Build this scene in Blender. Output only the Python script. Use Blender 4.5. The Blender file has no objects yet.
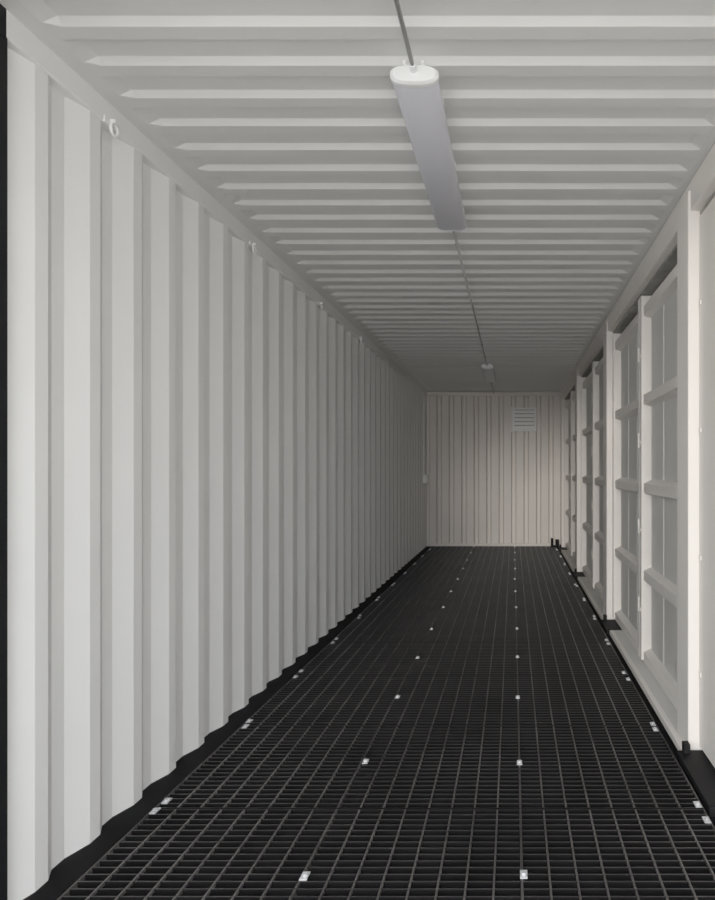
import bpy, bmesh, math, random
from mathutils import Vector, Matrix
random.seed(3)
S = bpy.context.scene
S.view_settings.view_transform = 'Standard'
S.view_settings.look = 'None'
S.view_settings.exposure = 0.0
S.view_settings.gamma = 1.27
S.cycles.max_bounces = 14
S.cycles.diffuse_bounces = 12
S.cycles.glossy_bounces = 3

CAMH = 1.343
LX, RX = -1.52, 0.83          # inner planes of the long sides
Y0, Y1 = -0.10, 12.10         # doorway / end wall
H = 2.72

# ---------------------------------------------------------------- materials
def mat(name, col, rough=0.5, metal=0.0, var=0.04, scale=3.0, bump=0.0, bscale=60.0, stretch=None, spec=0.5):
    m = bpy.data.materials.new(name); m.use_nodes = True
    nt = m.node_tree; N = nt.nodes; L = nt.links
    b = N['Principled BSDF']
    b.inputs['Roughness'].default_value = rough
    b.inputs['Metallic'].default_value = metal
    b.inputs['Specular IOR Level'].default_value = spec
    tc = N.new('ShaderNodeTexCoord'); mp = N.new('ShaderNodeMapping')
    if stretch: mp.inputs['Scale'].default_value = stretch
    L.new(tc.outputs['Object'], mp.inputs['Vector'])
    no = N.new('ShaderNodeTexNoise'); no.inputs['Scale'].default_value = scale
    no.inputs['Detail'].default_value = 5
    L.new(mp.outputs[0], no.inputs['Vector'])
    cr = N.new('ShaderNodeValToRGB')
    cr.color_ramp.elements[0].position = 0.3; cr.color_ramp.elements[1].position = 0.7
    cr.color_ramp.elements[0].color = [c*(1-var) for c in col] + [1]
    cr.color_ramp.elements[1].color = [min(1, c*(1+var)) for c in col] + [1]
    L.new(no.outputs['Fac'], cr.inputs[0]); L.new(cr.outputs[0], b.inputs['Base Color'])
    if bump:
        n2 = N.new('ShaderNodeTexNoise'); n2.inputs['Scale'].default_value = bscale
        L.new(tc.outputs['Object'], n2.inputs['Vector'])
        bp = N.new('ShaderNodeBump'); bp.inputs['Strength'].default_value = bump
        bp.inputs['Distance'].default_value = 0.002
        L.new(n2.outputs['Fac'], bp.inputs['Height']); L.new(bp.outputs[0], b.inputs['Normal'])
    return m

M_wall = mat('painted_steel_grey_white', (0.81, 0.81, 0.80), 0.5, var=0.025, scale=1.6, bump=0.12, bscale=25, spec=0.35)
M_ceil = mat('painted_steel_ceiling', (0.72, 0.72, 0.71), 0.45, var=0.02, scale=1.5, spec=0.5)
M_right = mat('painted_steel_door_cream', (0.84, 0.80, 0.755), 0.5, var=0.02, scale=2, spec=0.3)
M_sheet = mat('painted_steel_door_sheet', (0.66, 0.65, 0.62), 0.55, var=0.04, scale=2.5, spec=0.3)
M_back = mat('painted_steel_beige', (0.78, 0.73, 0.68), 0.5, var=0.05, scale=1.3)
M_groove = mat('groove_shade_strip', (0.30, 0.28, 0.26), 0.7, var=0.1)  # dark colour for thin strips painting shade along the end wall grooves
M_black = mat('black_floor_coating', (0.003, 0.003, 0.0035), 0.8, var=0.3, scale=8, spec=0.1)
M_grate = mat('black_grating_steel', (0.006, 0.0058, 0.0062), 0.40, var=0.3, scale=5, spec=0.2)
M_rod = mat('grating_cross_rod_steel', (0.065, 0.060, 0.058), 0.36, var=0.45, scale=2.2, spec=0.4)
M_rod2 = mat('grating_bearing_bar_top', (0.024, 0.022, 0.022), 0.36, var=0.5, scale=2.2, spec=0.35)
M_gasket = mat('black_rubber', (0.006, 0.006, 0.007), 0.7, var=0.2, spec=0.15)
M_seal = mat('door_seal_grey', (0.30, 0.295, 0.275), 0.6, var=0.25, scale=12)
M_clip = mat('galvanised_steel', (0.62, 0.63, 0.65), 0.35, metal=0.3, var=0.2, scale=30)
M_white = mat('white_plastic', (0.88, 0.89, 0.89), 0.4, var=0.01)
M_diff = mat('frosted_diffuser', (0.64, 0.64, 0.70), 0.35, var=0.02)
M_cond = mat('grey_conduit', (0.34, 0.34, 0.34), 0.4, var=0.08)
M_conc = mat('concrete_yard', (0.50, 0.48, 0.45), 0.9, var=0.15, scale=1.5)
M_dark = mat('vent_dark_slot', (0.35, 0.33, 0.31), 0.8)

# ---------------------------------------------------------------- mesh helper
class MB:
    def __init__(s): s.v=[]; s.f=[]; s.m=[]; s.mats=[]; s.sm=[]
    def mi(s, m):
        if m not in s.mats: s.mats.append(m)
        return s.mats.index(m)
    def box(s, x0,x1,y0,y1,z0,z1, m):
        o=len(s.v); i=s.mi(m)
        s.v += [(x0,y0,z0),(x1,y0,z0),(x1,y1,z0),(x0,y1,z0),(x0,y0,z1),(x1,y0,z1),(x1,y1,z1),(x0,y1,z1)]
        for f in ((0,3,2,1),(4,5,6,7),(0,1,5,4),(1,2,6,5),(2,3,7,6),(3,0,4,7)):
            s.f.append(tuple(o+k for k in f)); s.m.append(i); s.sm.append(False)
    def extr(s, prof, axis, a, b, m, smooth=False, scale_b=None):
        o=len(s.v); n=len(prof); i=s.mi(m)
        def pt(p,t):
            if axis=='x': return (t,p[0],p[1])
            if axis=='y': return (p[0],t,p[1])
            return (p[0],p[1],t)
        for p in prof: s.v.append(pt(p,a))
        for p in (scale_b or prof): s.v.append(pt(p,b))
        for k in range(n):
            s.f.append((o+k,o+(k+1)%n,o+n+(k+1)%n,o+n+k)); s.m.append(i); s.sm.append(smooth)
        s.f.append(tuple(o+k for k in range(n-1,-1,-1))); s.m.append(i); s.sm.append(False)
        s.f.append(tuple(o+n+k for k in range(n))); s.m.append(i); s.sm.append(False)
    def torus(s, c, R, r, m, normal='y', a0=0, a1=2*math.pi, seg=16, rs=8):
        o=len(s.v); i=s.mi(m)
        full = abs(a1-a0-2*math.pi)<1e-4
        cnt = seg if full else seg+1
        for k in range(cnt):
            a=a0+(a1-a0)*k/seg
            for j in range(rs):
                b=2*math.pi*j/rs
                u=(R+r*math.cos(b))*math.cos(a); w=(R+r*math.cos(b))*math.sin(a); h=r*math.sin(b)
                if normal=='y': p=(u,h,w)
                elif normal=='x': p=(h,u,w)
                else: p=(u,w,h)
                s.v.append((c[0]+p[0],c[1]+p[1],c[2]+p[2]))
        for k in range(seg):
            k2=(k+1)%cnt
            for j in range(rs):
                j2=(j+1)%rs
                s.f.append((o+k*rs+j,o+k2*rs+j,o+k2*rs+j2,o+k*rs+j2)); s.m.append(i); s.sm.append(True)
    def build(s, name, bevel=0.0, loc=(0,0,0)):
        me=bpy.data.meshes.new(name)
        me.from_pydata([(a-loc[0],b-loc[1],c-loc[2]) for a,b,c in s.v],[],s.f)
        for m in s.mats: me.materials.append(m)
        me.polygons.foreach_set('material_index', s.m)
        me.polygons.foreach_set('use_smooth', s.sm)
        bm=bmesh.new(); bm.from_mesh(me); bmesh.ops.recalc_face_normals(bm, faces=bm.faces); bm.to_mesh(me); bm.free()
        me.update()
        ob=bpy.data.objects.new(name, me); ob.location=loc
        S.collection.objects.link(ob)
        if bevel:
            b=ob.modifiers.new('bevel','BEVEL'); b.width=bevel; b.segments=2; b.limit_method='ANGLE'
            b.angle_limit=math.radians(40)
        return ob

def corr(start, end, phase, pitch, flat_in, slope, flat_out, depth):
    pts=[]
    k=math.floor((start-phase)/pitch)-1
    t=phase+k*pitch
    while t<end+pitch:
        pts += [(t,0.0),(t+slope,depth),(t+slope+flat_out,depth),(t+pitch-flat_in,0.0)]
        t+=pitch
    out=[]
    def interp(tt):
        for a,b in zip(pts,pts[1:]):
            if a[0]<=tt<=b[0]:
                f=(tt-a[0])/max(1e-9,(b[0]-a[0])); return a[1]+f*(b[1]-a[1])
        return 0
    out.append((start,interp(start)))
    out+= [p for p in pts if start<p[0]<end]
    out.append((end,interp(end)))
    return out

# ---------------------------------------------------------------- left wall
def shell(mb, pts, thick_vec, lo, hi, m):
    i=mb.mi(m); o=len(mb.v); n=len(pts)
    for z in (lo,hi):
        for p in pts: mb.v.append((p[0],p[1],z))
    for z in (lo,hi):
        for p in pts: mb.v.append((p[0]+thick_vec[0],p[1]+thick_vec[1],z))
    for k in range(n-1):
        for a,b,c,d in ((k,k+1,n+k+1,n+k),(2*n+k,3*n+k,3*n+k+1,2*n+k+1),(k,2*n+k,2*n+k+1,k+1),(n+k,n+k+1,3*n+k+1,3*n+k)):
            mb.f.append((o+a,o+b,o+c,o+d)); mb.m.append(i); mb.sm.append(False)
    for a,b,c,d in ((0,n,3*n,2*n),(n-1,3*n-1,4*n-1,2*n-1)):
        mb.f.append((o+a,o+b,o+c,o+d)); mb.m.append(i); mb.sm.append(False)
P=0.283
prof=corr(Y0,Y1+0.04,2.24,P,0.062,0.060,0.066,0.030)
mb=MB()
shell(mb,[(LX-d,t) for t,d in prof],(-0.004,0),0.0,H-0.06,M_wall)
w=mb.build('wall_left', bevel=0.018)
w.modifiers['bevel'].segments=4; w.modifiers['bevel'].angle_limit=math.radians(12)
mb=MB()
mb.box(LX-0.06,LX+0.006,Y0,Y1,H-0.085,H+0.03,M_wall)
mb.build('trim_1',bevel=0.008)
mb=MB()
mb.box(LX-0.045,LX+0.004,1.80,2.056,0.0,H-0.0,M_gasket)
mb.box(LX-0.045,LX+0.008,1.80,2.046,H-0.09,H-0.0,M_gasket)
mb.build('trim_2',bevel=0.002)

# ---------------------------------------------------------------- ceiling
PC=0.205
mb=MB()
i=mb.mi(M_ceil)
prof=corr(Y0,Y1+0.05,2.110+0.02+0.062,PC,0.064,0.022,0.097,0.020)
cols=[(LX-0.05,1),(LX+0.072,1),(LX+0.12,0),(RX-0.070,0),(RX-0.022,1),(RX+0.19,1)]
o=len(mb.v)
for t,d in prof:
    for x,flat in cols:
        mb.v.append((x,t,H+(0.0 if flat else d)))
nc=len(cols)
for k in range(len(prof)-1):
    for c in range(nc-1):
        a=o+k*nc+c
        mb.f.append((a,a+1,a+nc+1,a+nc)); mb.m.append(i); mb.sm.append(False)
c=mb.build('ceiling')
sm=c.modifiers.new('solid','SOLIDIFY'); sm.thickness=0.003; sm.offset=1
bv=c.modifiers.new('bevel','BEVEL'); bv.width=0.008; bv.segments=3; bv.limit_method='ANGLE'; bv.angle_limit=math.radians(25)

# ---------------------------------------------------------------- end wall
mb=MB()
prof=corr(LX-0.06,RX+0.19,LX+0.17,0.22,0.13,0.02,0.05,0.040)
shell(mb,[(t,Y1+d) for t,d in prof],(0,0.004),-0.1,H+0.03,M_back)
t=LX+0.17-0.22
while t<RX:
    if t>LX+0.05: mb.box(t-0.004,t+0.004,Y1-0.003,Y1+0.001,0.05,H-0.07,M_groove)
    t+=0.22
mb.build('wall_back',bevel=0.0)
mb=MB()
mb.box(LX,RX+0.1,Y1-0.04,Y1+0.02,H-0.07,H-0.002,M_back)
mb.box(LX,LX+0.05,Y1-0.05,Y1,0.0,H-0.08,M_back)
mb.build('trim_3',bevel=0.006)
mb=MB()
mb.box(LX+0.06,RX+0.0,Y1-0.03,Y1-0.004,0.0,0.05,M_back)
mb.build('baseboard_back',bevel=0.004)

# ---------------------------------------------------------------- right side
posts=[0.40,3.26,6.10,8.95,11.80]
PW=0.22; SX=0.885; PXi=0.833; SHEET=0.948
mb=MB()
mb.box(0.845,1.02,Y0,Y1,2.575,H-0.002,M_right)
mb.box(0.89,1.02,Y0,Y1,2.555,2.576,M_seal)
mb.box(0.99,1.02,Y0,Y1+0.06,-0.1,2.56,M_right)
mb.box(0.86,1.0,Y0,0.40,0.0,2.58,M_right)
mb.build('wall_right',bevel=0.005)
for n,p in enumerate(posts):
    mb=MB()
    mb.box(PXi,0.985,p,p+PW,0.0,2.675,M_right)
    mb.build('trim_%d'%(4+n),bevel=0.006)
nt_=9
segs=[(0.62,2.69),(3.26+0.0,5.67),(6.12,8.50),(8.97,11.35)]
for a,b in segs:
    mb=MB()
    mb.box(0.800,0.832,a,b,-0.02,0.018,M_right)
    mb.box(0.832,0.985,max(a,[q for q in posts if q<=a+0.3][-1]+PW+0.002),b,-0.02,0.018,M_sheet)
    mb.build('trim_%d'%nt_,bevel=0.004); nt_+=1
for a,b in ((2.70,3.25),(5.68,6.09),(8.52,8.94),(11.37,11.79)):
    mb=MB()
    mb.box(0.775,0.93,a,b,-0.03,0.015,M_gasket)
    mb.box(0.80,0.83,b-0.05,b,0.015,0.06,M_gasket)
    mb.build('trim_%d'%nt_,bevel=0.004); nt_+=1
mb=MB()
mb.box(0.66,0.70,11.86,12.0,0.0015,0.15,M_gasket); mb.box(0.74,0.80,11.86,12.0,0.0015,0.13,M_gasket)
mb.box(0.66,0.80,11.90,11.99,0.0015,0.03,M_gasket)
mb.build('floor_bracket',bevel=0.004)

ribz=[0.06,0.62,1.22,1.83,2.44]
dn=1
def leaf(y0,y1,w0=0.062,w1=0.062):
    global dn
    mb=MB()
    m=M_right
    za,zb=0.035,2.545
    pts=[]
    a0=y0+w0-0.004; L_=y1-w1+0.004-a0
    for q in range(3):
        t0=a0+L_*q/3; w=L_/3
        pts+=[(SHEET,t0),(SHEET,t0+w*0.90),(SHEET+0.008,t0+w*0.92),(SHEET+0.008,t0+w*0.98)]
    pts.append((SHEET,a0+L_))
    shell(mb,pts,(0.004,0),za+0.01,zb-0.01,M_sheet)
    for a,b in ((y0,y0+w0),(y1-w1,y1)):
        mb.box(SX,0.978,a,b,za,zb,m)
    for z in ribz:
        pr=[(SHEET+0.012,z-0.055),(SX+0.014,z-0.035),(SX+0.014,z+0.03),(SHEET+0.012,z+0.06)]
        mb.extr(pr,'y',y0+w0-0.002,y1-w1+0.002,m)
    for z in (0.35,0.9,1.5,2.1):
        mb.box(SX-0.006,SX+0.002,y0+0.012,y0+0.05,z,z+0.10,m)
        mb.box(SX-0.008,SX-0.001,y1-0.045,y1-0.025,z+0.02,z+0.04,m)
    for z in (1.02,1.10,1.30):
        mb.box(SHEET-0.012,SHEET+0.002,y0+w0+0.10,y0+w0+0.115,z,z+0.015,M_clip)
    mb.build('door_%d'%dn,bevel=0.004); dn+=1
for k in range(4):
    a=posts[k]+PW+0.004; b=posts[k+1]-0.004; mid=(a+b)/2
    leaf(a,mid-0.008)
    leaf(mid+0.008,b,w1=0.30 if k==0 else 0.062)

# ---------------------------------------------------------------- floor
GX0,GX1=-1.425,0.757
mb=MB()
mb.box(LX-0.06,1.02,Y0,Y1+0.06,-0.12,-0.045,M_black)
mb.box(LX-0.06,GX0-0.006,Y0,Y1+0.06,-0.046,-0.001,M_black)
mb.box(GX1+0.006,0.99,Y0,Y1+0.06,-0.046,-0.024,M_black)
mb.build('floor')

mb=MB()
PL=0.88; seam0=2.715
xs=[GX0,GX0+0.7273,GX0+2*0.7273,GX1]
k=-3
while True:
    ya=seam0+k*PL; yb=ya+PL
    if ya>=Y1-0.02: break
    ya=max(ya,Y0+0.01); yb=min(yb,Y1-0.01)
    if yb-ya>0.05:
        for c in range(3):
            xa=xs[c]+0.0008; xb=xs[c+1]-0.0008
            a=ya+0.004; b=yb-0.004
            mb.box(xa,xb,a,a+0.005,-0.035,0.001,M_grate); mb.box(xa,xb,b-0.005,b,-0.035,0.001,M_grate)
            mb.box(xa,xa+0.003,a,b,-0.035,0.0015,M_rod); mb.box(xb-0.003,xb,a,b,-0.035,0.0015,M_rod)
            nb=max(1,int(round((b-a)/0.040)))
            for q in range(1,nb):
                t=a+(b-a)*q/nb
                mb.box(xa+0.005,xb-0.005,t-0.0025,t+0.0025,-0.033,0.0,M_grate)
                mb.box(xa+0.005,xb-0.005,t-0.0025,t+0.0025,0.0,0.0008,M_rod2)
            nr=8
            for q in range(1,nr):
                t=xa+(xb-xa)*q/nr
                mb.box(t-0.003,t+0.003,a+0.005,b-0.005,-0.010,0.0015,M_rod)
    k+=1
mb.build('floor_grating')

mb=MB()
def clip(x,y):
    x+=random.uniform(-.008,.008); y+=random.uniform(-.02,.02)
    mb.box(x-0.012,x+0.012,y-0.022,y+0.022,0.0018,0.006,M_clip)
    mb.extr([(x+0.009*math.cos(a*math.pi/3),y+0.009*math.sin(a*math.pi/3)) for a in range(6)],'z',0.006,0.013,M_clip)
for k in range(-2,12):
    y=2.27+PL*k
    if 0.3<y<Y1-0.1:
        clip(xs[1]+0.015,y); clip(xs[2]-0.002,y)
for k in range(-2,11):
    y=seam0+PL*k
    if 0.3<y<Y1-0.15:
        for e in (-0.055,0.055):
            clip(GX0+0.022,y+e+0.02); clip(GX1-0.022,y+e-0.02)
mb.build('grating_clips',bevel=0.0)

# ---------------------------------------------------------------- lights + conduit
CX=-0.335
def light_fixture(y0,y1):
    mb=MB()
    ztop=H-0.006
    hb=[(CX-0.055,ztop),(CX-0.076,ztop-0.014),(CX-0.078,ztop-0.026),(CX+0.078,ztop-0.026),(CX+0.076,ztop-0.014),(CX+0.055,ztop)]
    mb.extr(hb,'y',y0+0.02,y1-0.02,M_white)
    df=[]
    for q in range(17):
        a=math.pi+math.pi*q/16
        ca,sa=math.cos(a),math.sin(a)
        e=0.6
        df.append((CX+0.080*math.copysign(abs(ca)**e,ca), ztop-0.026+0.036*math.copysign(abs(sa)**e,sa)))
    mb.extr(df,'y',y0+0.03,y1-0.012,M_diff,smooth=True)
    def capprof(s):
        pr=[]
        cz=ztop-0.028
        for q in range(28):
            a=2*math.pi*q/28; ca,sa=math.cos(a),math.sin(a); e=0.72
            pr.append((CX+s*0.083*math.copysign(abs(ca)**e,ca), cz+s*(0.027 if sa>0 else 0.036)*math.copysign(abs(sa)**e,sa)))
        return pr
    mb.extr(capprof(1.0),'y',y0+0.012,y0+0.034,M_white)
    mb.extr(capprof(0.86),'y',y0,y0+0.012,M_white,scale_b=capprof(1.0))
    mb.extr(capprof(1.0),'y',y1-0.020,y1-0.008,M_diff)
    mb.extr(capprof(1.0),'y',y1-0.008,y1,M_white,scale_b=capprof(0.86))
    n=3
    for q in range(n):
        t=y0+0.2+(y1-y0-0.4)*q/(n-1)
        for sgn in (-1,1):
            x=CX+sgn*0.078
            mb.box(x-0.003,x+0.003,t-0.02,t+0.02,ztop-0.030,ztop-0.012,M_white)
    for t,d in ((y0,-1),(y1,1)):
        pr=[(CX+0.012*math.cos(a*math.pi/6),ztop-0.022+0.012*math.sin(a*math.pi/6)) for a in range(12)]
        mb.extr(pr,'y',min(t,t+d*0.035),max(t,t+d*0.035),M_white,smooth=True)
    for sx in (-0.03,0.03):
        mb.box(CX+sx-0.006,CX+sx+0.006,y0-0.012,y0+0.03,ztop-0.006,ztop+0.005,M_white)
    return mb.build('ceiling_light',bevel=0.002,loc=(CX,(y0+y1)/2,ztop))
L1=(2.31,3.76); L2=(8.85,10.25)
light_fixture(*L1); light_fixture(*L2)

mb=MB()
def tube(y0,y1,r=0.0075):
    pr=[(CX+r*math.cos(a*math.pi/6),H-0.028+r*math.sin(a*math.pi/6)) for a in range(12)]
    mb.extr(pr,'y',y0,y1,M_cond,smooth=True)
    t=y0+0.3
    while t<y1-0.1:
        mb.torus((CX,t,H-0.028),0.010,0.004,M_cond,normal='y')
        mb.box(CX-0.004,CX+0.004,t-0.008,t+0.008,H-0.020,H+0.0,M_cond)
        t+=0.82
tube(Y0+0.05,L1[0]-0.034); tube(L1[1]+0.034,L2[0]-0.034); tube(L2[1]+0.034,Y1-0.045)
mb.build('electrical_conduit')

# ---------------------------------------------------------------- lashing rings
y=2.58
while y<11.8:
    mb=MB()
    z=H-0.094
    mb.box(LX-0.002,LX+0.010,y-0.045,y+0.045,z+0.008,z+0.032,M_wall)
    mb.torus((LX+0.018,y,z-0.002),0.022,0.006,M_white,normal='x')
    mb.box(LX+0.008,LX+0.030,y-0.014,y+0.014,z+0.018,z+0.032,M_wall)
    mb.build('lashing_ring',bevel=0.0,loc=(LX,y,z))
    y+=1.40

# ---------------------------------------------------------------- louvred vent
mb=MB()
vx0,vx1,vz0,vz1=-0.01,0.41,2.03,2.44
yv=Y1-0.05
mb.box(vx0-0.05,vx0,yv+0.02,Y1,vz0-0.02,vz1+0.02,M_back)
mb.box(vx0,vx0+0.035,yv-0.01,Y1,vz0,vz1,M_white); mb.box(vx1-0.035,vx1,yv-0.01,Y1,vz0,vz1,M_white)
mb.box(vx0+0.035,vx1-0.035,yv-0.01,Y1,vz0,vz0+0.03,M_white); mb.box(vx0+0.035,vx1-0.035,yv-0.01,Y1,vz1-0.03,vz1,M_white)
mb.box(vx0+0.035,vx1-0.035,Y1-0.012,Y1-0.004,vz0+0.03,vz1-0.03,M_dark)
for q in range(5):
    z=vz0+0.036+q*0.069
    mb.extr([(yv-0.004,z),(yv-0.004,z+0.046),(yv+0.03,z+0.062),(yv+0.03,z+0.028)],'x',vx0+0.035,vx1-0.035,M_white)
mb.build('air_vent',bevel=0.0)

mb=MB()
mb.box(LX-0.002,LX+0.07,11.55,11.67,1.12,1.26,M_white)
mb.box(LX+0.07,LX+0.082,11.57,11.65,1.14,1.22,M_white)
mb.box(LX-0.002,LX+0.02,11.6,11.62,1.26,H-0.09,M_wall)
mb.build('power_socket',bevel=0.004)

# ---------------------------------------------------------------- outside ground
mb=MB()
mb.box(-25,25,-40,Y0-0.005,-0.30,-0.15,M_conc)
mb.build('ground')

# ---------------------------------------------------------------- world & light
wd=bpy.data.worlds.new('overcast_sky'); S.world=wd; wd.use_nodes=True
bg=wd.node_tree.nodes['Background']
bg.inputs[0].default_value=(0.955,0.975,1.0,1); bg.inputs[1].default_value=4.9
def portal(name,loc,rot,sx,sy):
    pl=bpy.data.lights.new(name,'AREA'); pl.shape='RECTANGLE'; pl.size=sx; pl.size_y=sy
    pl.cycles.is_portal=True
    po=bpy.data.objects.new(name,pl); S.collection.objects.link(po)
    po.location=loc; po.rotation_euler=rot
portal('doorway_portal',((LX+RX)/2,Y0-0.01,H/2-0.02),(math.radians(90),0,0),2.4,2.75)
# added low sun lamp, aimed down the container to brighten the end wall
sl=bpy.data.lights.new('end_wall_fill_sun','SUN'); sl.energy=0.70; sl.angle=math.radians(8); sl.color=(1.0,0.94,0.86)
so=bpy.data.objects.new('end_wall_fill_sun',sl); S.collection.objects.link(so)
d=Vector((0.075,1.0,-0.085)).normalized()
so.rotation_euler=d.to_track_quat('-Z','Y').to_euler(); so.location=(0,-8,3)

# ---------------------------------------------------------------- camera
cd=bpy.data.cameras.new('camera'); co=bpy.data.objects.new('camera',cd); S.collection.objects.link(co)
co.location=(0,0,CAMH); co.rotation_euler=(math.radians(90),0,0)
cd.sensor_fit='VERTICAL'; cd.sensor_height=36; cd.sensor_width=36*715/900
cd.lens=685/900*36
cd.shift_x=-155.5/900; cd.shift_y=20/900
cd.clip_start=0.02
S.camera=co
